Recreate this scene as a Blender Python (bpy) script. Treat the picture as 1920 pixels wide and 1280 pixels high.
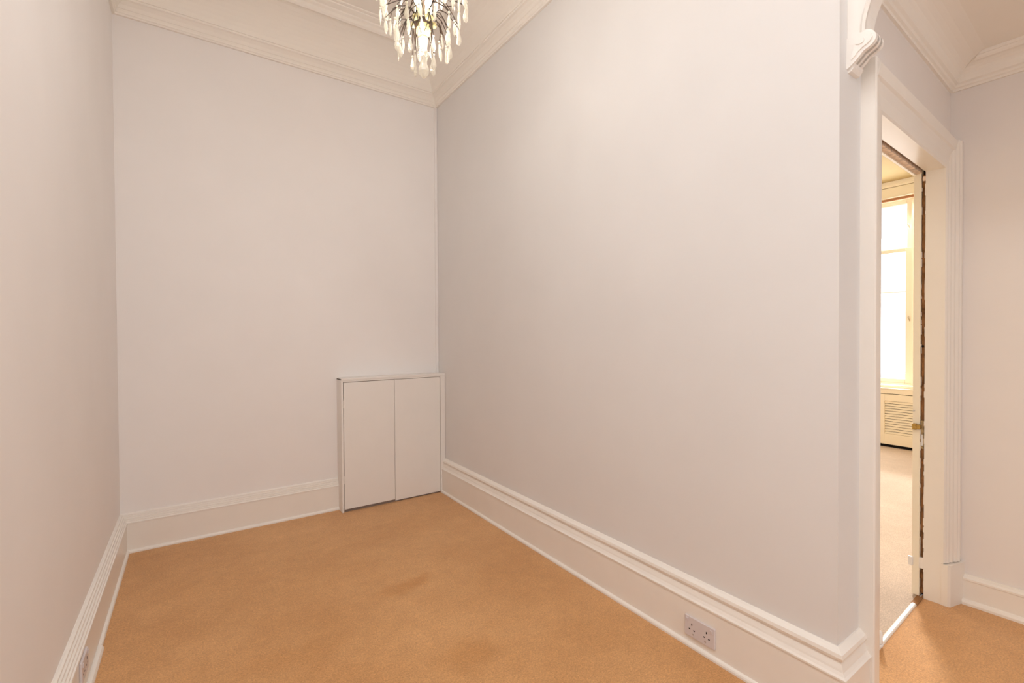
import bpy, bmesh, math, random
from mathutils import Vector, Matrix

random.seed(7)
for o in list(bpy.data.objects):
    bpy.data.objects.remove(o, do_unlink=True)
S = bpy.context.scene
COL = S.collection
R = math.radians

# ------------------------------------------------------------------ camera
YAW, PITCH, ROLL, FPX = R(34.378), R(0.744), R(-0.3165), 875.65
fw = Vector((math.sin(YAW)*math.cos(PITCH), math.cos(YAW)*math.cos(PITCH), -math.sin(PITCH)))
rt0 = Vector((math.cos(YAW), -math.sin(YAW), 0)); up0 = rt0.cross(fw)
rt = rt0*math.cos(ROLL) + up0*math.sin(ROLL)
up = -rt0*math.sin(ROLL) + up0*math.cos(ROLL)
cd = bpy.data.cameras.new('camera'); cam = bpy.data.objects.new('camera', cd); COL.objects.link(cam)
cd.sensor_fit = 'HORIZONTAL'; cd.sensor_width = 36.0; cd.lens = FPX/1920*36.0
cd.clip_start = 0.02; cd.clip_end = 200
M = Matrix.Identity(4)
for i in range(3):
    M[i][0] = rt[i]; M[i][1] = up[i]; M[i][2] = -fw[i]
M[0][3], M[1][3], M[2][3] = 0, 0, 1.35
cam.matrix_world = M
S.camera = cam

# ------------------------------------------------------------------ view, sky, lights
S.view_settings.view_transform = 'Standard'
S.view_settings.look = 'None'
S.view_settings.exposure = 0.05
S.view_settings.gamma = 1.0
S.view_settings.use_curve_mapping = False
S.cycles.max_bounces = 14
S.cycles.diffuse_bounces = 8
S.cycles.glossy_bounces = 6
S.cycles.transmission_bounces = 12
S.cycles.transparent_max_bounces = 12
S.cycles.sample_clamp_indirect = 6.0
S.cycles.caustics_refractive = False
S.cycles.caustics_reflective = False
S.cycles.use_denoising = True

w = bpy.data.worlds.new('sky'); S.world = w; w.use_nodes = True
bg = w.node_tree.nodes['Background']
bg.inputs[0].default_value = (0.93, 0.96, 1.0, 1); bg.inputs[1].default_value = 1.15


XL_ = -0.388


def light(name, kind, loc, direction, energy, color, **kw):
    l = bpy.data.lights.new(name, kind); l.energy = energy; l.color = color
    for k, v in kw.items(): setattr(l, k, v)
    o = bpy.data.objects.new(name, l); COL.objects.link(o)
    o.location = loc
    o.rotation_euler = Vector(direction).to_track_quat('-Z', 'Y').to_euler()
    return o


# sun over the street, through the window of the far room
light('sun_light', 'SUN', (12, 5, 7), (-0.82, -0.345, -0.455), 3.8, (1.0, 0.97, 0.93), angle=R(7))
# daylight at the far room's window, then added unseen fill lights
light('far_window_daylight', 'AREA', (7.35, 2.35, 1.85), (-1, -0.1, -0.40), 135, (1.0, 0.975, 0.95), shape='RECTANGLE', size=1.5, size_y=2.2)
light('far_side_fill', 'AREA', (3.6, 5.24, 1.9), (0.55, -1, -0.1), 48, (1.0, 0.965, 0.93), shape='RECTANGLE', size=1.4, size_y=2.0)  # added fill for the far room, out of view
light('rear_fill', 'AREA', (0.9, -2.60, 1.6), (0, 1, 0), 19, (0.95, 0.98, 1.0), shape='RECTANGLE', size=1.45, size_y=2.3)  # added fill behind the camera, no known window there
light('ceiling_fill', 'AREA', (0.20, 0.10, 3.6), (0, 0, -1), 39, (0.97, 0.985, 1.0), shape='RECTANGLE', size=0.5, size_y=2.6)  # added unseen fill under the ceiling, without a fixture


# ------------------------------------------------------------------ materials
def mat(name, base, rough=0.6, spec=0.3, metal=0.0, noise=0.0, nscale=30, bump=0.0, bscale=200, coat=0.0):
    m = bpy.data.materials.new(name); m.use_nodes = True
    nt = m.node_tree; b = nt.nodes['Principled BSDF']
    b.inputs['Base Color'].default_value = (*base, 1)
    b.inputs['Roughness'].default_value = rough
    b.inputs['Specular IOR Level'].default_value = spec
    b.inputs['Metallic'].default_value = metal
    b.inputs['Coat Weight'].default_value = coat
    if noise or bump:
        tc = nt.nodes.new('ShaderNodeTexCoord')
    if noise:
        n = nt.nodes.new('ShaderNodeTexNoise'); n.inputs['Scale'].default_value = nscale; n.inputs['Detail'].default_value = 4
        nt.links.new(tc.outputs['Object'], n.inputs['Vector'])
        r = nt.nodes.new('ShaderNodeValToRGB')
        r.color_ramp.elements[0].position = 0.3; r.color_ramp.elements[1].position = 0.7
        r.color_ramp.elements[0].color = (*[c*(1-noise) for c in base], 1)
        r.color_ramp.elements[1].color = (*[min(1, c*(1+noise)) for c in base], 1)
        nt.links.new(n.outputs['Fac'], r.inputs['Fac']); nt.links.new(r.outputs['Color'], b.inputs['Base Color'])
    if bump:
        n2 = nt.nodes.new('ShaderNodeTexNoise'); n2.inputs['Scale'].default_value = bscale; n2.inputs['Detail'].default_value = 3
        nt.links.new(tc.outputs['Object'], n2.inputs['Vector'])
        bp = nt.nodes.new('ShaderNodeBump'); bp.inputs['Strength'].default_value = bump; bp.inputs['Distance'].default_value = 0.002
        nt.links.new(n2.outputs['Fac'], bp.inputs['Height']); nt.links.new(bp.outputs['Normal'], b.inputs['Normal'])
    return m


WALLR = mat('dimmed_wall_paint', (0.735, 0.723, 0.715), 0.7, 0.25, noise=0.012, nscale=3, bump=0.05, bscale=90)  # wall paint darkened to hold down the light on the right wall
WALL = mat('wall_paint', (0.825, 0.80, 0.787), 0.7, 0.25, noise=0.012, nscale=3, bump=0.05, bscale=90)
HALLW = mat('hall_wall_paint', (0.79, 0.755, 0.735), 0.7, 0.25, noise=0.012, nscale=3, bump=0.05, bscale=90)
TRIM = mat('gloss_trim_paint', (0.83, 0.795, 0.745), 0.35, 0.45, noise=0.01, nscale=8)
CEIL = mat('ceiling_paint', (0.86, 0.825, 0.77), 0.8, 0.2, noise=0.01, nscale=3)
PLASTER = mat('arch_plaster_paint', (0.86, 0.83, 0.79), 0.5, 0.35)
CUPB = mat('cupboard_paint', (0.80, 0.77, 0.735), 0.5, 0.35, noise=0.01, nscale=6)
CREAM = mat('far_room_cream_paint', (0.90, 0.82, 0.66), 0.6, 0.3)
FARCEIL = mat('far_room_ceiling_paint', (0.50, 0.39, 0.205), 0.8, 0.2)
FARTRIM = mat('far_room_trim_paint', (0.88, 0.82, 0.68), 0.45, 0.4)
SOCK = mat('socket_plastic', (0.66, 0.61, 0.62), 0.35, 0.5)
SCREW = mat('screw_steel', (0.6, 0.6, 0.6), 0.3, 0.5, metal=1)
DARK = mat('dark_opening', (0.012, 0.010, 0.009), 0.8, 0.1)
GAP = mat('shadow_gap_paint', (0.25, 0.20, 0.17), 0.8, 0.1)
RAW = mat('raw_brown_wood', (0.27, 0.135, 0.058), 0.8, 0.15, noise=0.5, nscale=22, bump=0.6, bscale=60)
RAWD = mat('dark_raw_wood', (0.035, 0.018, 0.009), 0.85, 0.1, noise=0.5, nscale=30)
WORN = mat('worn_painted_wood', (0.74, 0.60, 0.50), 0.7, 0.2, noise=0.28, nscale=40)
BRASS = mat('aged_brass', (0.50, 0.34, 0.11), 0.42, 0.5, metal=1.0, noise=0.25, nscale=60)
STEEL = mat('lock_plate_metal', (0.42, 0.33, 0.20), 0.45, 0.5, metal=0.9, noise=0.3, nscale=70)
ALU = mat('bright_metal_strip', (0.88, 0.87, 0.84), 0.3, 0.6, metal=0.35)
WHITEP = mat('white_rubber', (0.85, 0.85, 0.85), 0.4, 0.5)
RAIL = mat('brown_rail', (0.42, 0.20, 0.10), 0.6, 0.3)
BRONZE = mat('dark_bronze', (0.030, 0.016, 0.010), 0.5, 0.35, metal=0.3)
CANDLE = mat('candle_tube', (0.85, 0.78, 0.55), 0.5, 0.3)


def carpet_mat(name, lo, hi, stained):
    m = bpy.data.materials.new(name); m.use_nodes = True
    nt = m.node_tree; b = nt.nodes['Principled BSDF']; L = nt.links.new
    tc = nt.nodes.new('ShaderNodeTexCoord')
    def noise(sc, det=4, rough=0.6):
        n = nt.nodes.new('ShaderNodeTexNoise'); n.inputs['Scale'].default_value = sc
        n.inputs['Detail'].default_value = det; n.inputs['Roughness'].default_value = rough
        L(tc.outputs['Object'], n.inputs['Vector']); return n
    big, mid, fine = noise(1.6, 5), noise(14, 5, 0.7), noise(160, 3, 0.7)
    r = nt.nodes.new('ShaderNodeValToRGB')
    r.color_ramp.elements[0].position = 0.32; r.color_ramp.elements[1].position = 0.70
    r.color_ramp.elements[0].color = (*lo, 1)
    r.color_ramp.elements[1].color = (*hi, 1)
    L(big.outputs['Fac'], r.inputs['Fac'])
    def mul(src, n, lo, hi):
        mr = nt.nodes.new('ShaderNodeMapRange')
        mr.inputs['From Min'].default_value = 0.3; mr.inputs['From Max'].default_value = 0.7
        mr.inputs['To Min'].default_value = lo; mr.inputs['To Max'].default_value = hi
        L(n.outputs['Fac'], mr.inputs['Value'])
        x = nt.nodes.new('ShaderNodeMix'); x.data_type = 'RGBA'; x.blend_type = 'MULTIPLY'; x.inputs[0].default_value = 1
        L(src, x.inputs[6]); L(mr.outputs[0], x.inputs[7]); return x.outputs[2]
    c = mul(r.outputs['Color'], mid, 0.93, 1.06)
    c = mul(c, noise(70, 3, 0.75), 0.90, 1.09)
    c = mul(c, fine, 0.76, 1.24)
    # worn stains with soft irregular edges
    for (x, y, sx, sy, amt) in () if not stained else ((1.01, 2.41, 0.10, 0.06, 0.42), (0.88, 2.38, 0.11, 0.07, 0.30), (0.965, 1.72, 0.16, 0.10, 0.28),
                                (0.36, 2.15, 0.28, 0.10, 0.16), (0.05, 3.0, 0.3, 0.2, 0.12), (1.35, 3.2, 0.3, 0.25, 0.14), (0.6, 2.75, 0.35, 0.2, 0.10)):
        mp = nt.nodes.new('ShaderNodeMapping')
        mp.inputs['Scale'].default_value = (1/sx, 1/sy, 0)
        mp.inputs['Location'].default_value = (-x/sx, -y/sy, 0)
        wob = nt.nodes.new('ShaderNodeVectorMath'); wob.operation = 'MULTIPLY_ADD'
        L(noise(9, 3).outputs['Color'], wob.inputs[0]); wob.inputs[1].default_value = (0.16, 0.16, 0)
        sh = nt.nodes.new('ShaderNodeVectorMath'); sh.operation = 'SUBTRACT'; sh.inputs[1].default_value = (0.08, 0.08, 0)
        L(tc.outputs['Object'], sh.inputs[0]); L(sh.outputs[0], wob.inputs[2])
        L(wob.outputs[0], mp.inputs['Vector'])
        ln = nt.nodes.new('ShaderNodeVectorMath'); ln.operation = 'LENGTH'; L(mp.outputs[0], ln.inputs[0])
        mr = nt.nodes.new('ShaderNodeMapRange'); mr.interpolation_type = 'SMOOTHSTEP'
        mr.inputs['From Min'].default_value = 0.2; mr.inputs['From Max'].default_value = 1.3
        mr.inputs['To Min'].default_value = amt; mr.inputs['To Max'].default_value = 0
        L(ln.outputs['Value'], mr.inputs['Value'])
        x = nt.nodes.new('ShaderNodeMix'); x.data_type = 'RGBA'; x.blend_type = 'MULTIPLY'
        L(mr.outputs[0], x.inputs[0]); L(c, x.inputs[6]); x.inputs[7].default_value = (0.74, 0.55, 0.22, 1)
        c = x.outputs[2]
    L(c, b.inputs['Base Color'])
    b.inputs['Roughness'].default_value = 0.95; b.inputs['Specular IOR Level'].default_value = 0.1
    b.inputs['Sheen Weight'].default_value = 0.45; b.inputs['Sheen Roughness'].default_value = 0.45
    b.inputs['Sheen Tint'].default_value = (1.0, 0.88, 0.78, 1)
    bp = nt.nodes.new('ShaderNodeBump'); bp.inputs['Strength'].default_value = 0.5; bp.inputs['Distance'].default_value = 0.004
    L(fine.outputs['Fac'], bp.inputs['Height']); L(bp.outputs['Normal'], b.inputs['Normal'])
    return m


def glass_mat(name, color, rough, ior, thin=0.0):
    m = bpy.data.materials.new(name); m.use_nodes = True
    nt = m.node_tree; b = nt.nodes['Principled BSDF']
    b.inputs['Base Color'].default_value = (*color, 1); b.inputs['Roughness'].default_value = rough
    b.inputs['IOR'].default_value = ior; b.inputs['Transmission Weight'].default_value = 1.0
    if thin:
        t = nt.nodes.new('ShaderNodeBsdfTransparent'); t.inputs[0].default_value = (*color, 1)
        x = nt.nodes.new('ShaderNodeMixShader'); x.inputs[0].default_value = thin
        nt.links.new(b.outputs[0], x.inputs[1]); nt.links.new(t.outputs[0], x.inputs[2])
        nt.links.new(x.outputs[0], nt.nodes['Material Output'].inputs[0])
    return m


def emit_mat(name, color, strength):
    m = bpy.data.materials.new(name); m.use_nodes = True
    b = m.node_tree.nodes['Principled BSDF']
    b.inputs['Base Color'].default_value = (*color, 1)
    b.inputs['Emission Color'].default_value = (*color, 1); b.inputs['Emission Strength'].default_value = strength
    return m


CARPET = carpet_mat('tan_carpet', (0.535, 0.275, 0.106), (0.645, 0.360, 0.157), True)
CARPET2 = carpet_mat('sunlit_carpet', (0.50, 0.40, 0.32), (0.61, 0.50, 0.41), False)  # paler carpet copy, brightness of the sunlight put into its colour
PANE = glass_mat('window_glass', (1, 1, 1), 0.0, 1.45, 0.9)


def crystal_mat(name, color, body, soft):
    """cut glass: refracting body, some straight-through light, some light scattered at the facets"""
    m = glass_mat(name, color, 0.03, 1.52, 0.30)
    nt = m.node_tree; out = nt.nodes['Material Output']; src = out.inputs[0].links[0].from_socket
    d = nt.nodes.new('ShaderNodeBsdfDiffuse'); d.inputs[0].default_value = (*body, 1)
    t = nt.nodes.new('ShaderNodeBsdfTranslucent'); t.inputs[0].default_value = (*body, 1)
    dt = nt.nodes.new('ShaderNodeMixShader'); dt.inputs[0].default_value = .6
    nt.links.new(d.outputs[0], dt.inputs[1]); nt.links.new(t.outputs[0], dt.inputs[2])
    x = nt.nodes.new('ShaderNodeMixShader'); x.inputs[0].default_value = soft
    nt.links.new(src, x.inputs[1]); nt.links.new(dt.outputs[0], x.inputs[2]); nt.links.new(x.outputs[0], out.inputs[0])
    return m


CRYSTAL = crystal_mat('crystal', (1.0, 0.98, 0.94), (1.0, 0.96, 0.86), 0.48)
CRYSTAL_LIT = crystal_mat('bulb_lit_crystal', (1.0, 0.92, 0.62), (1.0, 0.92, 0.60), 0.55)  # crystal with the yellow light of the bulbs put into its colour
BULB = emit_mat('lit_bulb', (1.0, 0.86, 0.58), 14.0)


# ------------------------------------------------------------------ mesh helpers
def link(name, verts, faces, m, parent=None, smooth=False, mats=None):
    me = bpy.data.meshes.new(name); me.from_pydata([tuple(v) for v in verts], [], faces)
    bm = bmesh.new(); bm.from_mesh(me); bmesh.ops.recalc_face_normals(bm, faces=bm.faces); bm.to_mesh(me); bm.free()
    me.materials.append(m)
    if smooth:
        for p in me.polygons: p.use_smooth = True
    o = bpy.data.objects.new(name, me); COL.objects.link(o)
    if parent is not None:
        o.parent = parent
    return o


def from_bm(name, bm, m, parent=None, smooth=False):
    bmesh.ops.recalc_face_normals(bm, faces=bm.faces)
    me = bpy.data.meshes.new(name); bm.to_mesh(me); bm.free(); me.materials.append(m)
    if smooth:
        for p in me.polygons: p.use_smooth = True
    o = bpy.data.objects.new(name, me); COL.objects.link(o)
    if parent is not None: o.parent = parent
    return o


IDENT = lambda p: Vector(p)


def bm_box(bm, lo, hi, f=IDENT, bevel=0.0):
    vs = []
    for x in (lo[0], hi[0]):
        for y in (lo[1], hi[1]):
            for z in (lo[2], hi[2]):
                vs.append(bm.verts.new(f((x, y, z))))
    fs = []
    for q in ((0, 1, 3, 2), (4, 6, 7, 5), (0, 4, 5, 1), (2, 3, 7, 6), (0, 2, 6, 4), (1, 5, 7, 3)):
        fs.append(bm.faces.new([vs[i] for i in q]))
    if bevel:
        es = {e for fc in fs for e in fc.edges}
        bmesh.ops.bevel(bm, geom=list(es), offset=bevel, segments=2, affect='EDGES', profile=0.6)


def box(name, lo, hi, m, parent=None, f=IDENT, bevel=0.0):
    bm = bmesh.new(); bm_box(bm, lo, hi, f, bevel)
    return from_bm(name, bm, m, parent)


def boxes(name, lst, m, parent=None, f=IDENT, bevel=0.0):
    bm = bmesh.new()
    for lo, hi in lst: bm_box(bm, lo, hi, f, bevel)
    return from_bm(name, bm, m, parent)


def prism(name, poly, a0, a1, place, m, parent=None, smooth=False):
    """poly: 2-D outline; extruded along a third axis from a0 to a1; place(p, q, a) -> 3-D point"""
    n = len(poly)
    vs = [place(p, q, a0) for p, q in poly] + [place(p, q, a1) for p, q in poly]
    fs = [list(range(n)), list(range(n, 2*n))[::-1]]
    for i in range(n):
        j = (i+1) % n
        fs.append([i, j, n+j, n+i])
    return link(name, vs, fs, m, parent, smooth)


def sweep(name, profile, p0, p1, m0, m1, m, parent=None):
    """profile [(t, z)] closed; t runs along the mitre vectors m0, m1 from p0, p1"""
    n = len(profile)
    vs = [(p0[0]+t*m0[0], p0[1]+t*m0[1], z) for t, z in profile] + [(p1[0]+t*m1[0], p1[1]+t*m1[1], z) for t, z in profile]
    fs = [list(range(n)), list(range(n, 2*n))[::-1]]
    for i in range(n):
        j = (i+1) % n
        fs.append([i, j, n+j, n+i])
    return link(name, vs, fs, m, parent)


def mitres(pts):
    ns = []
    for a, b in zip(pts[:-1], pts[1:]):
        d = (Vector(b)-Vector(a)).normalized(); ns.append(Vector((d.y, -d.x)))
    out = [ns[0]]
    for a, b in zip(ns[:-1], ns[1:]):
        out.append((a+b)/(1+a.dot(b)))
    out.append(ns[-1])
    return out


def lathe(bm, prof, seg, c=(0, 0, 0), f=IDENT, twist=0.0):
    """prof [(r, z)]"""
    rings = []
    for k, (r, z) in enumerate(prof):
        if r < 1e-6:
            rings.append([bm.verts.new(f((c[0], c[1], c[2]+z)))])
        else:
            rings.append([bm.verts.new(f((c[0]+r*math.cos(2*math.pi*(i+twist*k)/seg), c[1]+r*math.sin(2*math.pi*(i+twist*k)/seg), c[2]+z))) for i in range(seg)])
    for a, b in zip(rings[:-1], rings[1:]):
        for i in range(seg):
            j = (i+1) % seg
            if len(a) == 1 and len(b) == 1: continue
            if len(a) == 1: bm.faces.new([a[0], b[j], b[i]])
            elif len(b) == 1: bm.faces.new([a[i], a[j], b[0]])
            else: bm.faces.new([a[i], a[j], b[j], b[i]])
    if len(rings[0]) > 1: bm.faces.new(rings[0][::-1])
    if len(rings[-1]) > 1: bm.faces.new(rings[-1])


def tube(bm, pts, r, seg=6):
    pts = [Vector(p) for p in pts]
    rings = []
    for k, p in enumerate(pts):
        d = (pts[min(k+1, len(pts)-1)]-pts[max(k-1, 0)]).normalized()
        a = d.cross(Vector((0, 0, 1)))
        if a.length < 1e-3: a = d.cross(Vector((1, 0, 0)))
        a.normalize(); b = d.cross(a)
        rr = r[k] if isinstance(r, (list, tuple)) else r
        rings.append([bm.verts.new(p + a*rr*math.cos(2*math.pi*i/seg) + b*rr*math.sin(2*math.pi*i/seg)) for i in range(seg)])
    for A, B in zip(rings[:-1], rings[1:]):
        for i in range(seg):
            j = (i+1) % seg
            bm.faces.new([A[i], A[j], B[j], B[i]])
    bm.faces.new(rings[0][::-1]); bm.faces.new(rings[-1])


def struct(o, label=None):
    o['kind'] = 'structure'
    if label: o['label'] = label
    return o


def tag(o, label, cat, group=None):
    o['label'] = label; o['category'] = cat
    if group: o['group'] = group
    return o


def empty(name, loc):
    o = bpy.data.objects.new(name, None); o.location = loc; o.empty_display_size = 0.1
    COL.objects.link(o)
    return o


def adopt(root, *objs):
    """parent world-placed meshes to an Empty, keeping them where they are"""
    for o in objs:
        o.parent = root
        o.matrix_parent_inverse = Matrix.Translation(-Vector(root.location))


# ------------------------------------------------------------------ dimensions (metres, camera at the origin, 1.35 up)
XL, XR, YB = -0.388, 1.802, 3.796       # room: left wall, right wall, back wall
YE = 0.679                              # end of the right wall
YR = -2.5                               # wall behind the camera
ZC = 3.69                               # ceiling
ANG = R(2.099)                          # the hall is a little out of square
HU, HV = Vector((math.cos(ANG), math.sin(ANG), 0)), Vector((-math.sin(ANG), math.cos(ANG), 0))
HO = Vector((2.5, 0.6775, 0))


def hp(p):
    return HO + HU*p[0] + HV*p[1] + Vector((0, 0, p[2]))


# ------------------------------------------------------------------ floors and ceilings
struct(link('floor', [(XL-.15, YR-.1, 0), (1.86, YR-.1, 0), (1.86, .74, 0), (XL-.15, .74, 0), (1.86, YB+.1, 0), (XL-.15, YB+.1, 0),
                      (3.7, YR-.1, 0), hp((1.0, .085, 0)), hp((-.6, .085, 0))],
            [[0, 1, 2, 3], [3, 2, 4, 5], [1, 6, 7, 8, 2]], CARPET))
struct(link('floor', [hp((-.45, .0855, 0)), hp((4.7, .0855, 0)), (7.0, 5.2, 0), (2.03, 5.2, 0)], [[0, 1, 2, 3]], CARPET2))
struct(box('ceiling', (XL-.15, YR-.1, ZC), (1.95, YB+.15, ZC+.12), CEIL))
ZH = 2.672
struct(link('ceiling', [(1.93, YR-.1, ZH), (3.7, YR-.1, ZH), hp((1.0, .03, ZH)), hp((-.57, .03, ZH)),
                        (1.93, YR-.1, ZH+.1), (3.7, YR-.1, ZH+.1), hp((1.0, .03, ZH+.1)), hp((-.57, .03, ZH+.1))],
            [[0, 1, 2, 3], [4, 5, 6, 7], [0, 1, 5, 4], [1, 2, 6, 5], [2, 3, 7, 6], [3, 0, 4, 7]], CEIL))
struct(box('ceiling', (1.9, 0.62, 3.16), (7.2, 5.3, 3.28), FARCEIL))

# ------------------------------------------------------------------ walls
struct(box('wall_left', (XL-.15, YR-.15, 0), (XL, YB+.15, ZC), WALL))
struct(box('wall_back', (XL, YB, 0), (XR+.15, YB+.15, ZC), WALL))
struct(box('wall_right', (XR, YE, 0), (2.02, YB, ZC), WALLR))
# wall behind the camera, with an opening added for the unseen fill light
struct(boxes('wall_rear', [((XL, YR-.15, 0), (.15, YR, ZC)), ((.15, YR-.15, 0), (1.65, YR, .40)), ((.15, YR-.15, 2.80), (1.65, YR, ZC)),
                           ((1.65, YR-.15, 0), (3.7, YR, ZC))], WALL))
# hall: wall with the doorway, right-hand wall
UL, UR, ZD = -0.386, 0.558, 2.162
T0, T1, T2, T3 = 0.0, 0.073, 0.089, 0.115     # front lining, slot, rear lining
struct(boxes('wall_hall', [((-.46, .004, 0), (UL-.03, T3, ZC)), ((UR+.06, .004, 0), (.80, T3, ZC)),
                           ((UL-.03, .004, ZD+.05), (UR+.06, T3, ZC))], HALLW, f=hp))
struct(box('wall_hall_right', (.683, -3.3, 0), (.83, .004, 3.2), HALLW, f=hp))

# far room shell
struct(box('wall_far_left', (2.03, .83, 0), (2.08, 5.2, 3.2), CREAM))
struct(box('wall_far_front', (.81, .02, 0), (4.6, T3, 3.2), CREAM, f=hp))
struct(boxes('wall_far_rear', [((1.94, 5.2, 0), (2.85, 5.3, 3.2)), ((4.35, 5.2, 0), (7.2, 5.3, 3.2)), ((2.85, 5.2, 0), (4.35, 5.3, .8)), ((2.85, 5.2, 3.0), (4.35, 5.3, 3.2))], CREAM))  # opening added for the side fill light
WX = 6.94
WY0, WY1, WZ0, WZ1 = 1.84, 2.98, .72, 3.0
struct(boxes('wall_far_window', [((WX, .6, 0), (WX+.3, WY0, 3.2)), ((WX, WY1, 0), (WX+.3, 5.3, 3.2)),
                                 ((WX, WY0, 0), (WX+.3, WY1, WZ0)), ((WX, WY0, WZ1), (WX+.3, WY1, 3.2))], CREAM))

# ------------------------------------------------------------------ skirting boards
def skirt(face, mid, top, t=.035):
    return [(-.004, 0), (t+.013, 0), (t+.013, .008), (t+.010, .014), (t+.003, .018), (t, .0185), (t, face-.006), (t+.004, face-.004), (t+.004, face+.002),
            (t-.002, face+.008), (t-.008, face+.018), (t-.010, (face+mid)/2), (t-.016, mid-.010), (t-.018, mid-.002), (t-.013, mid),
            (t-.010, mid+.010), (t-.013, mid+.022), (t-.024, top-.006), (t-.031, top), (-.004, top)]


def reeded(face, top, t=.035):
    pr = [(-.004, 0), (t+.013, 0), (t+.013, .008), (t+.010, .014), (t+.003, .018), (t, .0185), (t, face-.004), (t+.004, face-.002), (t+.003, face+.004)]
    n = 4; x0, z0, x1, z1 = t-.003, face+.006, .006, top-.002
    for i in range(n):
        a = i/n; b = (i+.55)/n; c = (i+1)/n
        pr += [(x0+(x1-x0)*a+.001, z0+(z1-z0)*a), (x0+(x1-x0)*b+.004, z0+(z1-z0)*b+.002), (x0+(x1-x0)*c, z0+(z1-z0)*c-.001)]
    return pr + [(0.002, top), (-.004, top)]


SK_R, SK_L = skirt(.200, .250, .286), reeded(.187, .242)
CX0, CX1, CY, CZ = .929, 1.800, 3.663, 1.012      # corner cupboard
mL = mitres([(XL, YR), (XL, YB), (CX0, YB)])
struct(sweep('baseboard_left', SK_L, (XL, YR), (XL, YB), mL[0], mL[1], TRIM))
struct(sweep('baseboard_back', SK_L, (XL, YB), (CX0, YB), mL[1], mL[2], TRIM))
pts = [(XR, CY+.004), (XR, YE), (2.006, YE)]
mR = mitres(pts)
struct(sweep('baseboard_right', SK_R, pts[0], pts[1], mR[0], mR[1], TRIM))
struct(sweep('baseboard_end', SK_R, pts[1], pts[2], mR[1], mR[2], TRIM))
# hall right wall skirting: plain board with a small top bead and quarter round at the foot
SK_H = [(-.004, 0), (.036, 0), (.036, .012), (.030, .022), (.021, .026), (.020, .027), (.020, .118), (.024, .121), (.024, .130), (.014, .137), (.010, .146), (-.004, .146)]
a, b_ = hp((.683, -.055, 0)), hp((.683, -3.2, 0))
struct(sweep('baseboard_hall', SK_H, (a.x, a.y), (b_.x, b_.y), -HU, -HU, TRIM))
# nearer length of added quarter round along the left skirting
struct(sweep('trim_1', [(.040, 0), (.056, 0), (.056, .009), (.051, .019), (.040, .022)], (XL, YR), (XL, 2.66), Vector((1, 0)), Vector((1, 0)), TRIM))

# ------------------------------------------------------------------ cornices
def arc(p0, p1, n, bulge):
    """concave cove between two profile points"""
    out = []
    for i in range(1, n):
        s = i/n
        x = p0[0] + (p1[0]-p0[0])*(1-math.cos(s*math.pi/2)); z = p0[1] + (p1[1]-p0[1])*math.sin(s*math.pi/2)
        lx = p0[0] + (p1[0]-p0[0])*s; lz = p0[1] + (p1[1]-p0[1])*s
        out.append((lx+(x-lx)*bulge, lz+(z-lz)*bulge))
    return out


CORN = [(-.004, 3.352), (.015, 3.352), (.017, 3.360), (.023, 3.364), (.022, 3.374), (.026, 3.386), (.030, 3.388), (.040, 3.408), (.058, 3.424), (.070, 3.428), (.070, 3.440), (.076, 3.442)]
CORN += arc((.076, 3.442), (.285, 3.640), 10, .75)
CORN += [(.285, 3.640), (.288, 3.630), (.300, 3.628), (.314, 3.636), (.326, 3.652), (.342, 3.660), (.346, 3.668), (.366, 3.672), (.386, 3.678), (.390, 3.684), (.400, 3.682), (.414, 3.685), (.420, 3.692), (-.004, 3.692)]
cp = [(XL, YR), (XL, YB), (XR, YB), (XR, YR)]
mc = mitres(cp)
for i in range(3):
    struct(sweep('trim_2', CORN, cp[i], cp[i+1], mc[i], mc[i+1], CEIL))
CORH = [(-.004, 2.560), (.010, 2.560), (.012, 2.570), (.020, 2.574), (.024, 2.584), (.034, 2.590), (.040, 2.604)]
CORH += arc((.040, 2.604), (.095, 2.650), 5, .8)
CORD = CORH[:7] + arc((.040, 2.604), (.150, 2.671), 7, .8) + [(.150, 2.674), (-.004, 2.674)]
CORH += [(.095, 2.650), (.098, 2.646), (.106, 2.652), (.112, 2.660), (.118, 2.660), (.124, 2.668), (.124, 2.674), (-.004, 2.674)]
ch = [(hp(q).x, hp(q).y) for q in ((-.57, .004, 0), (.683, .004, 0), (.683, -3.2, 0))]
mh = mitres(ch)
for i, pf in enumerate((CORD, CORH)):
    struct(sweep('trim_3', pf, ch[i], ch[i+1], mh[i], mh[i+1], CEIL))
# slim cover strip in the corner above the cupboard
struct(box('trim_4', (1.776, YB-.012, CZ), (XR-.001, YB, 3.358), WALL, bevel=.003))
# bead standing on the end skirting, up the outer edge of the door casing
struct(prism('trim_5', [(1.984, YE+.002), (1.984, YE-.008), (1.990, YE-.016), (1.999, YE-.016), (2.003, YE-.008), (2.006, YE+.002)], .282, 2.30,
             lambda x, y, z: (x, y, z), TRIM))

# ------------------------------------------------------------------ arch between room and hall, with its scroll bracket
AX0, AX1 = 1.862, 1.930
inner = []
YS, ZS, AW, AH = .627, 2.352, .34, .30
for i in range(17):
    s = i/16*math.pi/2
    inner.append((YS-AW*(1-math.cos(s)), ZS+AH*math.sin(s)))
y_far = -1.75
outline = [(YE, 2.252), (YS, 2.300)] + inner + [(y_far+AW, ZS+AH)]
for i in range(1, 17):
    s = i/16*math.pi/2
    outline.append((y_far+AW*(1-math.sin(s)), ZS+AH*math.cos(s)))
outline += [(y_far, 0), (YR, 0), (YR, ZC), (YE, ZC)]
wa = struct(prism('wall_arch', outline, AX0, AX1, lambda y, z, x: (x, y, z), PLASTER))
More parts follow.
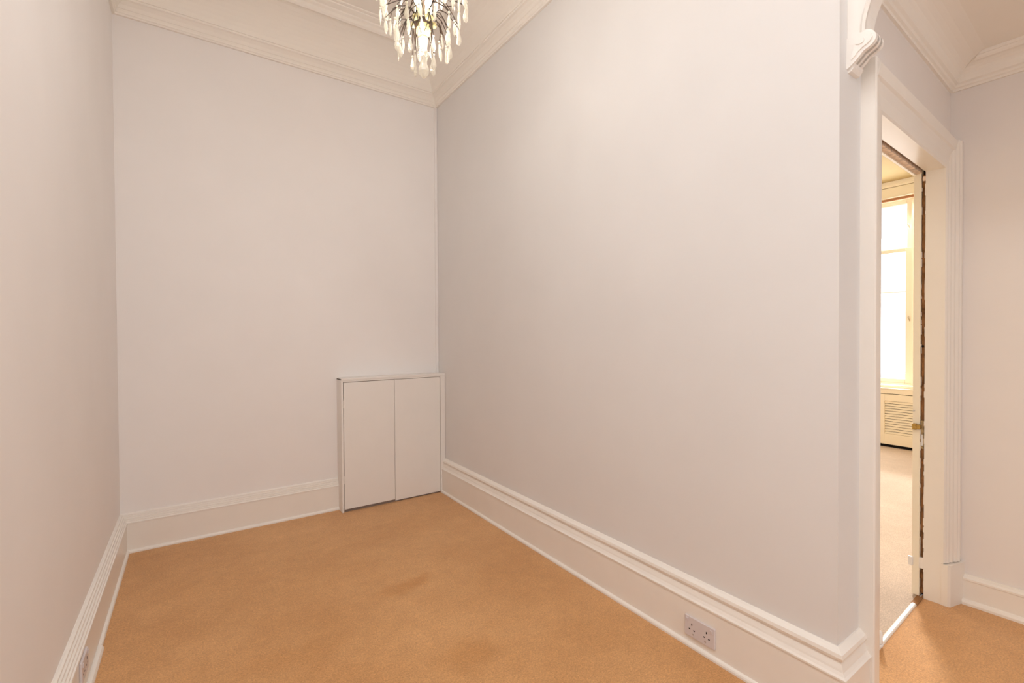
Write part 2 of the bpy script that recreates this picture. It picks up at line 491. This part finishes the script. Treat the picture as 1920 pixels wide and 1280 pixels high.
# moulded edge following the arch on the room side
ev, ef = [], []
path = inner
prf = [(-.004, .004), (-.004, -.006), (-.012, -.010), (-.020, -.006), (-.020, .003), (-.027, .004)]   # (into the wall face, out towards the room)
prf = [(0.0, .002), (0.0, -.006), (.007, -.012), (.014, -.006), (.014, .002)]
for k, (y, z) in enumerate(path):
    y0, z0 = path[max(k-1, 0)]; y1, z1 = path[min(k+1, len(path)-1)]
    d = Vector((y1-y0, z1-z0)).normalized(); nrm = Vector((d.y, -d.x))
    for t, xx in prf:
        ev.append((AX0+xx, y+nrm.x*t, z+nrm.y*t))
n = len(prf)
for k in range(len(path)-1):
    for i in range(n-1):
        ef.append([k*n+i, k*n+i+1, (k+1)*n+i+1, (k+1)*n+i])
eo = link('arch_edge', ev, ef, TRIM); eo.parent = wa
# scroll bracket: side outline in the y-z plane, extruded through the arch thickness
scroll = [(YE, 2.252), (.662, 2.262), (.650, 2.272), (.640, 2.282), (.630, 2.292), (.618, 2.297), (.606, 2.303), (.598, 2.312), (.5955, 2.322), (.597, 2.334),
          (.603, 2.345), (.612, 2.353), (.622, 2.358), (.634, 2.360), (.646, 2.356), (YE, 2.356)]
br = prism('scroll_bracket', scroll, AX0-.006, AX1-.004, lambda y, z, x: (x, y, z), PLASTER, wa)
cheek = [(.664, 2.276), (.654, 2.284), (.645, 2.295), (.632, 2.304), (.619, 2.309), (.609, 2.316), (.604, 2.325), (.606, 2.337), (.613, 2.346), (.624, 2.352),
         (.636, 2.354), (.647, 2.350), (.655, 2.341), (.658, 2.328), (.657, 2.312), (.662, 2.294)]
prism('scroll_cheek', cheek, AX0-.011, AX0-.004, lambda y, z, x: (x, y, z), PLASTER, wa)
prism('scroll_eye', [(.636+.013*math.cos(t*.4189)*(1+.25*math.cos(t*.4189)), 2.326+.010*math.sin(t*.4189)) for t in range(15)], AX0-.014, AX0-.009, lambda y, z, x: (x, y, z), PLASTER, wa)
# raised ribs running down the underside of the scroll
for j, (xa, xb) in enumerate(((AX0+.010, AX0+.024), (AX0+.036, AX0+.050))):
    rib = []
    under = scroll[1:13]
    for k, (y, z) in enumerate(under):
        y0, z0 = under[max(k-1, 0)]; y1, z1 = under[min(k+1, len(under)-1)]
        d = Vector((y1-y0, z1-z0)).normalized(); rib.append((y+d.y*.005*1, z-d.x*.005))
    prf2 = under + rib[::-1]
    prism('scroll_rib', prf2, xa, xb, lambda y, z, x: (x, y, z), PLASTER, wa)
prism('bracket_foot', [(YE, 2.243), (.668, 2.245), (.660, 2.256), (.657, 2.266), (.664, 2.270), (YE, 2.262)], AX0+.004, AX1+.004, lambda y, z, x: (x, y, z), PLASTER, wa)

# ------------------------------------------------------------------ doorway: lining, casing, sliding door edge
dr = struct(empty('door_1', hp(((UL+UR)/2, .05, 0))), 'open doorway to the sunlit room, with cream casing and lining')
ob = []
# right casing, thicker towards the wall; moulded section in (u, v)
cas_r = [(UR-.002, .004), (UR-.002, -.004), (UR+.004, -.010), (UR+.014, -.012), (UR+.020, -.018), (UR+.034, -.020), (UR+.044, -.028), (UR+.060, -.030),
         (UR+.070, -.040), (UR+.086, -.040), (UR+.092, -.046), (UR+.124, -.046), (UR+.124, .004)]
ob.append(prism('casing', cas_r, .21, 2.30, lambda u, v, z: hp((u, v, z)), TRIM))
o = prism('plinth_block', [(UR-.004, .004), (UR-.004, -.020), (UR+.004, -.030), (UR+.112, -.060), (UR+.124, -.060), (UR+.124, .004)], 0, .205, lambda u, v, z: hp((u, v, z)), TRIM)
ob.append(o)
# head casing, same section turned (z, v)
cas_h = [(ZD-.002, .004), (ZD-.002, -.004), (ZD+.006, -.009), (ZD+.050, -.014), (ZD+.085, -.022), (ZD+.092, -.030), (ZD+.132, -.036), (ZD+.139, -.030), (ZD+.139, .004)]
ob.append(prism('casing', cas_h, UL-.13, .683, lambda z, v, u: hp((u, v, z)), TRIM))
# left casing: we see its outer edge
cas_l = [(UL, .004), (UL, -.002), (UL-.006, -.006), (UL-.03, -.010), (UL-.05, -.014), (UL-.08, -.018), (UL-.10, -.024), (UL-.130, -.026), (UL-.136, -.022), (UL-.136, .022), (UL-.02, .022)]
ob.append(prism('casing', cas_l, 0, 2.318, lambda u, v, z: hp((u, v, z)), TRIM))
# linings
ob.append(box('front_lining', (UR, -.003, 0), (UR+.05, T1-.001, ZD+.05), TRIM, f=hp))
ob.append(box('rear_lining', (UR, T2, .006), (UR+.05, T3+.004, ZD+.02), FARTRIM, f=hp, bevel=.003))
ob.append(box('front_lining', (UL-.03, -.003, 0), (UL, T1, ZD+.05), TRIM, f=hp))
ob.append(box('rear_lining', (UL-.03, T2, 0), (UL, T3+.004, ZD+.05), FARTRIM, f=hp))
ob.append(box('head_lining', (UL, -.003, ZD), (UR+.02, T1-.001, ZD+.05), TRIM, f=hp))
ob.append(box('rear_head_lining', (UL, T2-.002, ZD-.004), (UR, T3-.006, ZD+.05), WORN, f=hp))
ob.append(box('head_bead', (UL, T3-.006, ZD-.010), (UR, T3+.004, ZD+.05), FARTRIM, f=hp))
ob.append(box('slot_back', (UL, T1-.002, ZD+.035), (UR+.05, T2, ZD+.06), DARK, f=hp))
# raw edge of the sliding door standing in its slot, chipped along both sides
bm = bmesh.new()
rows = 90; prev = None
for k in range(rows+1):
    z = .02 + (ZD-.03)*k/rows
    jl, jr = random.uniform(-.0014, .0018), random.uniform(-.0012, .0014)
    q = [bm.verts.new(hp((UR+.012+random.uniform(0, .004), T1+.0035+jl, z))), bm.verts.new(hp((UR+.012+random.uniform(0, .004), T2-.002+jr, z))),
         bm.verts.new(hp((UR+.05, T2, z))), bm.verts.new(hp((UR+.05, T1, z)))]
    if prev:
        for i in range(4):
            j = (i+1) % 4
            bm.faces.new([prev[i], prev[j], q[j], q[i]])
    else: bm.faces.new(q)
    prev = q
bm.faces.new(prev[::-1])
ob.append(from_bm('door_leaf', bm, RAW))
leaf = ob[-1]; leaf['label'] = 'raw brown edge of the sliding door, chipped'
ob.append(box('slot_back', (UR+.045, T1-.001, 0), (UR+.056, T2, ZD+.05), RAWD, f=hp))
# torn paint slivers along the slot
bm = bmesh.new()
for k in range(60):
    z = random.uniform(.05, 2.1); h = random.uniform(.01, .05)
    side = random.random() < .5
    v0 = T1-.001 if side else T2-.001
    wv = random.uniform(.001, .003)
    bm_box(bm, (UR-.0005, v0-(.0 if side else wv), z), (UR+.012, v0+(wv if side else 0), z+h), hp)
o = from_bm('torn_paint', bm, TRIM); o['kind'] = 'stuff'; ob.append(o)
# lower filler piece bridging the slot, upper corner chips
ob.append(box('filler_piece', (UR+.000, T1-.002, .150), (UR+.014, T2+.003, .205), TRIM, f=hp, bevel=.002))
ob.append(box('filler_piece', (UR+.002, T1-.001, 2.118), (UR+.012, T2-.004, 2.140), WORN, f=hp, bevel=.002))
# brass latch, lock plate and keyholes on the door edge
ob.append(boxes('latch_plate', [((UR+.004, T1+.001, .845), (UR+.013, T2-.001, .905))], STEEL, f=hp, bevel=.001))
bm = bmesh.new()
bm_box(bm, (UR-.022, .084, .862), (UR+.008, .100, .886), hp, .003)
bm_box(bm, (UR-.024, .098, .858), (UR-.004, .116, .890), hp, .004)
ob.append(from_bm('latch_lever', bm, BRASS)); ob[-1]['label'] = 'aged brass latch lever'
ob.append(boxes('lock_plate', [((UR+.003, T1+.001, .765), (UR+.013, T1+.004, .845)), ((UR+.003, T2-.004, .765), (UR+.013, T2-.001, .845)),
                               ((UR+.003, T1+.001, .835), (UR+.013, T2-.001, .848)), ((UR+.003, T1+.001, .762), (UR+.013, T2-.001, .775))], STEEL, f=hp))
ob.append(box('lock_bolt', (UR+.005, T1+.004, .776), (UR+.013, T2-.004, .834), WHITEP, f=hp))
bm = bmesh.new(); lathe(bm, [(.0055, 0), (.0055, .004), (0, .004)], 12)
for v in bm.verts: v.co = hp((UR+.008-v.co.z, .081+v.co.x, 1.284+v.co.y))
ob.append(from_bm('keyhole', bm, DARK))
bm = bmesh.new(); lathe(bm, [(.0045, 0), (.0045, .003), (0, .004)], 10)
for v in bm.verts: v.co = hp((UR-.0005-v.co.z, .113+v.co.x, .953+v.co.y))
ob.append(from_bm('screw_head', bm, SCREW))
# striker on the rear lining, brightly lit
ob.append(box('striker', (UR-.010, T3-.002, .155), (UR+.006, T3+.018, .200), WHITEP, f=hp, bevel=.004))
adopt(dr, *ob)

# threshold: bright metal carpet bar and the brown block at its end
ts = empty('threshold_strip', hp((.05, .085, 0)))
tag(ts, 'bright white metal carpet bar across the open doorway', 'threshold')
adopt(ts, prism('bar', [(.074, 0), (.076, .005), (.081, .0075), (.090, .0075), (.095, .005), (.097, 0)], UL, .452, lambda v, z, u: hp((u, v, z)), ALU),
      box('bar_groove', (UL+.002, .0845, .004), (.450, .0865, .0079), SCREW, f=hp),
      box('wood_block', (.454, .072, 0), (UR, .098, .005), RAW, f=hp, bevel=.001))
# small white door stop at the left end of the bar
ds = empty('door_stop', hp((-.066, .080, 0)))
tag(ds, 'small white rounded door stop at the left end of the carpet bar', 'door stop')
bm = bmesh.new()
lathe(bm, [(.0, 0), (.008, .000), (.0095, .004), (.0095, .012)], 14)
o1 = from_bm('base', bm, WHITEP, smooth=True)
bm = bmesh.new(); lathe(bm, [(.007, .012), (.0095, .018), (.010, .045), (.008, .062), (.004, .069), (0, .071)], 14)
o2 = from_bm('rubber_post', bm, WHITEP, smooth=True)
for o in (o1, o2): o.parent = ds

# ------------------------------------------------------------------ boxed cupboard in the corner
cb = empty('corner_cupboard', ((CX0+CX1)/2, (CY+YB)/2, 0))
tag(cb, 'low white boxed-in cupboard with two plain doors in the back corner', 'cupboard')
XJ0, XJ1, XJM = CX0+.014, 1.752, 1.348
parts = [
    box('side_panel', (CX0, CY, 0), (CX0+.014, YB, CZ+.012), CUPB, bevel=.002),
    boxes('frame', [((XJ1+.004, CY, 0), (CX1, CY+.02, CZ)), ((XJ0, CY, CZ-.012), (XJ1+.0035, CY+.02, CZ))], CUPB, bevel=.0015),
    box('top_board', (CX0, CY-.003, CZ), (CX1, YB, CZ+.016), CUPB, bevel=.003),
    box('dark_interior', (XJ0+.002, CY+.012, .001), (XJ1+.003, CY+.020, CZ-.013), GAP),
]
d1 = box('door', (XJ0+.004, CY+.001, .022), (XJM-.0014, CY+.016, CZ-.0165), CUPB, bevel=.0015)
d2 = box('door', (XJM+.0014, CY+.001, .012), (XJ1, CY+.016, CZ-.0155), CUPB, bevel=.0015)
parts += [d1, d2]
for (x, z) in ((XJ0+.010, .80), (XJ0+.010, .22)):
    parts.append(box('hinge', (x-.010, CY-.0015, z), (x-.003, CY+.004, z+.06), CUPB, bevel=.001))
adopt(cb, *parts)

# ------------------------------------------------------------------ sockets
def socket(name, P, ax, out, W, Hh, label, sw=1.0):
    """P centre on the board face, ax = unit along the board, out = unit off the board"""
    P, ax, out = Vector(P), Vector(ax), Vector(out); Z = Vector((0, 0, 1))
    F = lambda p: P + ax*p[0] + Z*p[1] + out*p[2]
    root = empty(name, P)
    L = []
    bm = bmesh.new(); bm_box(bm, (-W/2, -Hh/2, 0), (W/2, Hh/2, .009), F, .0025)
    L.append(from_bm('face_plate', bm, SOCK))
    for s in (-1, 1):
        bm = bmesh.new(); bm_box(bm, (s*.058*W/.146*1.0-.006, .020, .0085), (s*.058*W/.146+.006, .034, .012), F, .001)
        L.append(from_bm('switch', bm, SOCK))
        bm = bmesh.new()
        cx = s*.036*W/.146
        for (dx, dz, ww, hh) in ((0, .012, .0045, .009), (-.0112, -.010, .007, .0045), (.0112, -.010, .007, .0045)):
            bm_box(bm, (cx+dx-ww/2, dz-hh/2, .0075), (cx+dx+ww/2, dz+hh/2, .0094), F)
        L.append(from_bm('pin_holes', bm, DARK))
        bm = bmesh.new(); lathe(bm, [(.0032, 0), (.0032, .0012), (0, .0016)], 10)
        for v in bm.verts: v.co = F((s*.030*W/.146+v.co.x, -.030*0+.0*Hh+v.co.y-.028*(1), .009+v.co.z))
        L.append(from_bm('screw', bm, SCREW))
    adopt(root, *L)
    tag(root, label, 'socket')
    return root


socket('double_socket', (XR-.035, 1.177, .090), (0, -1, 0), (-1, 0, 0), .141, .086, 'pale grey double wall socket on the right skirting board')
socket('double_socket', (XL+.035, 2.33, .128), (0, 1, 0), (1, 0, 0), .120, .080, 'pale double wall socket seen edge-on on the left skirting board')

# ------------------------------------------------------------------ far room: window, sill, radiator cover
wn = struct(empty('window_1', (WX, (WY0+WY1)/2, WZ0)), 'tall bright sash window in the far room')
W = []
XO = WX+.10
W.append(boxes('frame', [((XO-.02, WY0, WZ0), (XO+.06, WY0+.055, WZ1)), ((XO-.02, WY1-.055, WZ0), (XO+.06, WY1, WZ1)),
                         ((XO-.02, WY0+.055, WZ1-.05), (XO+.06, WY1-.055, WZ1)), ((XO-.02, WY0+.055, WZ0), (XO+.06, WY1-.055, WZ0+.03))], FARTRIM))
gy0, gy1 = WY0+.055, WY1-.055
ZM = 2.34
def sash(z0, z1, x, stile, parts_):
    s = boxes('sash', [((x, gy0, z0), (x+.035, gy0+stile, z1)), ((x, gy1-stile, z0), (x+.035, gy1, z1)),
                       ((x, gy0+stile, z0), (x+.035, gy1-stile, z0+.05)), ((x, gy0+stile, z1-.045), (x+.035, gy1-stile, z1))], FARTRIM, bevel=.004)
    parts_.append(s)
    parts_.append(box('pane', (x+.015, gy0+stile, z0+.05), (x+.019, gy1-stile, z1-.045), PANE))
sash(WZ0+.03, ZM+.03, XO+.0, .06, W)
sash(ZM, WZ1-.05, XO+.038, .06, W)
W.append(box('glazing_bar', (XO+.006, gy0+.06, 1.842), (XO+.030, gy1-.06, 1.856), FARTRIM))
W.append(box('casing', (WX-.025, WY0-.13, WZ0), (WX, WY0, WZ1+.09), FARTRIM, bevel=.006))
W.append(box('casing', (WX-.025, WY1, WZ0), (WX, WY1+.13, WZ1+.09), FARTRIM, bevel=.006))
W.append(box('casing', (WX-.025, WY0, WZ1-.03), (WX, WY1, WZ1+.09), FARTRIM, bevel=.006))
W.append(box('reveal', (WX, WY0-.001, WZ0), (XO-.02, WY0+.012, WZ1), FARTRIM))
W.append(box('blind_rail', (WX-.045, WY0-.05, WZ1-.075), (WX-.020, WY1+.05, WZ1-.045), RAIL, bevel=.004))
W.append(box('sill', (WX-.06, WY0-.14, WZ0-.02), (XO-.02, WY1+.14, WZ0+.012), FARTRIM, bevel=.006))
for z, y in ((2.62, WY0+.09), (1.52, WY0+.085)):
    bm = bmesh.new(); tube(bm, [(XO-.004, y, z+.03), (XO-.018, y, z+.02), (XO-.022, y-.01, z), (XO-.012, y-.015, z-.025)], .005)
    W.append(from_bm('sash_catch', bm, STEEL))
adopt(wn, *W)
# picture-rail moulding over the window
struct(boxes('trim_6', [((WX-.03, .7, 3.095), (WX, 5.2, 3.125)), ((WX-.045, .7, 3.118), (WX, 5.2, 3.16))], FARTRIM, bevel=.004))

rc = empty('radiator_cover', (WX-.10, 2.1, 0))
tag(rc, 'cream radiator cover with louvred front below the far window', 'radiator cover')
RX = WX-.14
PY0, PY1 = 1.50, 2.165
L = [boxes('frame', [((RX, PY1, 0), (RX+.02, PY1+.09, .69)), ((RX, PY0-.09, 0), (RX+.02, PY0, .69)), ((RX, PY0, .635), (RX+.02, PY1, .69)),
                     ((RX+.001, PY1+.0905, 0), (WX, PY1+.55, .689)), ((RX+.02, PY0-.09, .0), (WX, PY0-.07, .69))], CREAM, bevel=.002),
     box('top_board', (RX-.01, PY0-.10, .69), (WX, PY1+.56, .70), CREAM),
     boxes('louvre_frame', [((RX-.004, PY0+.004, .035), (RX+.016, PY0+.07, .628)), ((RX-.004, PY1-.085, .035), (RX+.016, PY1-.004, .628)),
                            ((RX-.004, PY0+.07, .55), (RX+.016, PY1-.085, .628)), ((RX-.004, PY0+.07, .035), (RX+.016, PY1-.085, .16))], CREAM, bevel=.002),
     box('dark_gap', (RX+.018, PY0, 0), (RX+.022, PY1, .633), DARK)]
NS = 13
for k in range(NS):
    z = .16 + .39*(k+.5)/NS
    p = [(RX-.003, z-.0115), (RX+.001, z-.0135), (RX+.014, z+.0095), (RX+.010, z+.0115)]
    L.append(prism('slat', p, PY0+.07, PY1-.085, lambda x, zz, y: (x, y, zz), CREAM))
adopt(rc, *L)

# ------------------------------------------------------------------ chandelier
CH = Vector((.822, 1.853, 2.437))          # foot of the bottom drop
chd = empty('chandelier', CH)
tag(chd, 'crystal chandelier with dark twig branches and clear glass drops hanging from the ceiling', 'chandelier')
PX = 2.34e-3                                # one photograph pixel at its distance


def cpart(name, bm, m, smooth=False):
    bmesh.ops.recalc_face_normals(bm, faces=bm.faces)
    return from_bm(name, bm, m, chd, smooth)


# spade-shaped bottom drop
bm = bmesh.new()
lathe(bm, [(0, 0), (.010, .009), (.0235, .030), (.0235, .040), (.015, .062), (.010, .085), (.010, .093), (.006, .100), (0, .102)], 8, twist=.0)
cpart('bottom_drop', bm, CRYSTAL)
# glass column above it
bm = bmesh.new(); lathe(bm, [(0, .100), (.009, .102), (.020, .112), (.017, .118), (.015, .126), (.017, .150), (.020, .168), (.012, .176), (0, .177)], 12)
cpart('glass_cup', bm, CRYSTAL)
bm = bmesh.new(); lathe(bm, [(0, .172), (.018, .178), (.030, .192), (.032, .205), (.029, .220), (.018, .232), (0, .236)], 10, twist=.5)
cpart('glass_ball', bm, CRYSTAL_LIT)
# dark metal ring and stem
bm = bmesh.new()
for k in range(24):
    a0, a1 = 2*math.pi*k/24, 2*math.pi*(k+1)/24
    rr = [(.031, .222), (.038, .224), (.040, .238), (.036, .246), (.031, .244)]
    vs = [bm.verts.new((r*math.cos(a), r*math.sin(a), z)) for a in (a0, a1) for r, z in rr]
    for i in range(5):
        j = (i+1) % 5
        bm.faces.new([vs[i], vs[j], vs[5+j], vs[5+i]])
bmesh.ops.remove_doubles(bm, verts=bm.verts, dist=1e-5)
cpart('metal_ring', bm, BRONZE, True)
bm = bmesh.new(); lathe(bm, [(.006, .236), (.006, .62), (.016, .63), (.016, .65), (.006, .66)], 12)
cpart('stem', bm, BRONZE)
# ring of crystal beads under the ball
bead_me = None
def bead(r, loc, m, name='bead', par=None):
    bm = bmesh.new(); bmesh.ops.create_icosphere(bm, subdivisions=1, radius=r)
    o = from_bm(name, bm, m, par or chd); o.location = loc
    return o
proto_b = bead(.0055, (0.022, 0, .104), CRYSTAL)
for k in range(1, 8):
    o = proto_b.copy(); COL.objects.link(o); a = 2*math.pi*k/8
    o.location = (.022*math.cos(a), .022*math.sin(a), .104)
# candle tubes and bulbs round the stem
CAND = 4
for k in range(CAND):
    a = 2*math.pi*k/CAND + .35
    x, y = .031*math.cos(a), .031*math.sin(a)
    bm = bmesh.new(); lathe(bm, [(.0, .232), (.014, .235), (.021, .244), (.021, .248), (.010, .249), (.009, .256), (.0, .256)], 12, (x, y, 0)); cpart('candle_cup', bm, CRYSTAL_LIT)
    bm = bmesh.new(); lathe(bm, [(.0085, .256), (.0085, .280), (0, .280)], 12, (x, y, 0)); cpart('candle_tube', bm, CANDLE)
    bm = bmesh.new(); lathe(bm, [(0, .280), (.009, .282), (.013, .296), (.014, .310), (.010, .330), (.005, .346), (0, .354)], 12, (x, y, 0)); cpart('bulb', bm, BULB, True)
# glowing low bulb just above the ball
bm = bmesh.new(); lathe(bm, [(0, .2365), (.0075, .240), (.009, .247), (.0065, .256), (0, .260)], 12); cpart('bulb', bm, BULB, True)
# faceted balls near the bulbs
for k in range(5):
    a = 2*math.pi*k/5 + 1.0
    bm = bmesh.new(); bmesh.ops.create_icosphere(bm, subdivisions=1, radius=.015)
    o = from_bm('glass_ball', bm, CRYSTAL_LIT, chd); o.location = (.044*math.cos(a), .044*math.sin(a), .236)

# drops: pear shaped, almond shaped and icicle shaped, each under a small bead
def drop_mesh(kind, s):
    bm = bmesh.new()
    if kind == 0: pr = [(0, -.052), (.006, -.048), (.0105, -.038), (.0095, -.026), (.005, -.010), (.0025, -.002), (0, 0)]
    elif kind == 1: pr = [(0, -.046), (.004, -.041), (.0075, -.028), (.0078, -.018), (.0045, -.006), (0, 0)]
    else: pr = [(0, -.060), (.003, -.052), (.006, -.030), (.006, -.016), (.003, -.004), (0, 0)]
    lathe(bm, [(r*s, z*s) for r, z in pr], 7, twist=.25)
    # flatten slightly as cut pendants are
    for v in bm.verts: v.co.y *= .6
    bmesh.ops.recalc_face_normals(bm, faces=bm.faces)
    me = bpy.data.meshes.new('crystal_drop'); bm.to_mesh(me); bm.free(); me.materials.append(CRYSTAL)
    return me
DM = [drop_mesh(0, 1.15), drop_mesh(1, 1.3), drop_mesh(2, 1.15), drop_mesh(0, 1.35)]
bmx = bmesh.new(); bmesh.ops.create_icosphere(bmx, subdivisions=1, radius=.0052)
BM_ = bpy.data.meshes.new('bead'); bmx.to_mesh(BM_); bmx.free(); BM_.materials.append(CRYSTAL)


def hang(p, kind, rot):
    o = bpy.data.objects.new('crystal_drop', DM[kind]); COL.objects.link(o); o.parent = chd
    o.location = (p[0], p[1], p[2]-.011); o.rotation_euler = (0, 0, rot)
    b2 = bpy.data.objects.new('bead', BM_); COL.objects.link(b2); b2.parent = o; b2.location = (0, 0, .0055)


# branches: (radius of tip, height of tip, count, phase); drops hang at the tip and along the twig
tiers = [(.054, .102, 4, .233, .205), (.096, .140, 6, .60, .225), (.122, .188, 6, .10, .245), (.152, .232, 8, .42, .275), (.180, .300, 10, .15, .33), (.190, .360, 10, .45, .40), (.160, .450, 8, .2, .47), (.11, .52, 6, .1, .54)]
for (rt_, zt, cnt, ph, zr) in tiers:
    for k in range(cnt):
        a = 2*math.pi*(k+ph)/cnt + random.uniform(-.08, .08)
        rr = rt_*random.uniform(.93, 1.05); z1 = zt + random.uniform(-.012, .012)
        ca, sa = math.cos(a), math.sin(a)
        rise = random.uniform(.02, .04)
        r0 = .034 if zr < .3 else .010
        bend = random.uniform(-.18, .18)
        def pt(fr, z, da): return (fr*math.cos(a+da), fr*math.sin(a+da), z)
        ptsb = [pt(r0, zr, 0), pt(r0+(rr-r0)*.30, zr+rise*.9, bend*.5), pt(r0+(rr-r0)*.55, zr+rise*.6, bend), pt(r0+(rr-r0)*.82, (zr+z1)/2+rise*.2, bend*.4), pt(rr, z1, 0)]
        bm = bmesh.new(); tube(bm, ptsb, [.0028, .0024, .0021, .0018, .0014], 5)
        # a side twig ending in a second drop
        da = random.choice((-1, 1))*random.uniform(.22, .4)
        q1 = pt(rr*.80, z1+.045, bend+da*.6); q2 = pt(rr*.90, z1+.012, bend+da)
        tube(bm, [ptsb[2], q1, q2], [.0019, .0016, .0012], 5)
        bmesh.ops.recalc_face_normals(bm, faces=bm.faces)
        from_bm('branch', bm, BRONZE, chd)
        hang(ptsb[4], random.choice((0, 1, 2, 3)) if zt > .2 else random.choice((0, 0, 2)), random.uniform(0, 3))
        if zt > .17: hang(q2, random.choice((0, 1, 2)), random.uniform(0, 3))
# chain and ceiling rose above the frame
bm = bmesh.new()
z = .66; k = 0
while z < ZC-CH.z-.05:
    ring = []
    for i in range(11):
        t = 2*math.pi*i/10
        x, zz = .008*math.cos(t), .016*math.sin(t)
        ring.append((x, 0, z+.014+zz) if k % 2 else (0, x, z+.014+zz))
    tube(bm, ring, .002, 5); z += .026; k += 1
cpart('chain', bm, BRONZE)
bm = bmesh.new(); H_ = ZC-CH.z
lathe(bm, [(0, H_-.06), (.012, H_-.058), (.02, H_-.045), (.055, H_-.02), (.06, H_), (0, H_)], 24)
cpart('ceiling_rose', bm, BRONZE, True)
for k in range(CAND):
    a = 2*math.pi*k/CAND + .35
    for r_, z_, e_ in ((.031, .315, 1.6), (.062, .175, 0.65)):  # lights at the bulbs, plus an added lower ring without bulbs
        pl = bpy.data.lights.new('chandelier_bulb_fill_light', 'POINT'); pl.energy = e_; pl.color = (1, .93, .82); pl.shadow_soft_size = .013
        po = bpy.data.objects.new('chandelier_bulb_fill_light', pl); COL.objects.link(po)
        po.location = CH + Vector((r_*math.cos(a+(0 if z_ > .25 else .6)), r_*math.sin(a+(0 if z_ > .25 else .6)), z_))
pl = bpy.data.lights.new('chandelier_fill', 'POINT'); pl.energy = 12; pl.color = (1, .95, .88); pl.shadow_soft_size = .05  # extra point above the bulbs, added to brighten the room
po = bpy.data.objects.new('chandelier_fill', pl); COL.objects.link(po); po.location = CH + Vector((0, 0, .40))
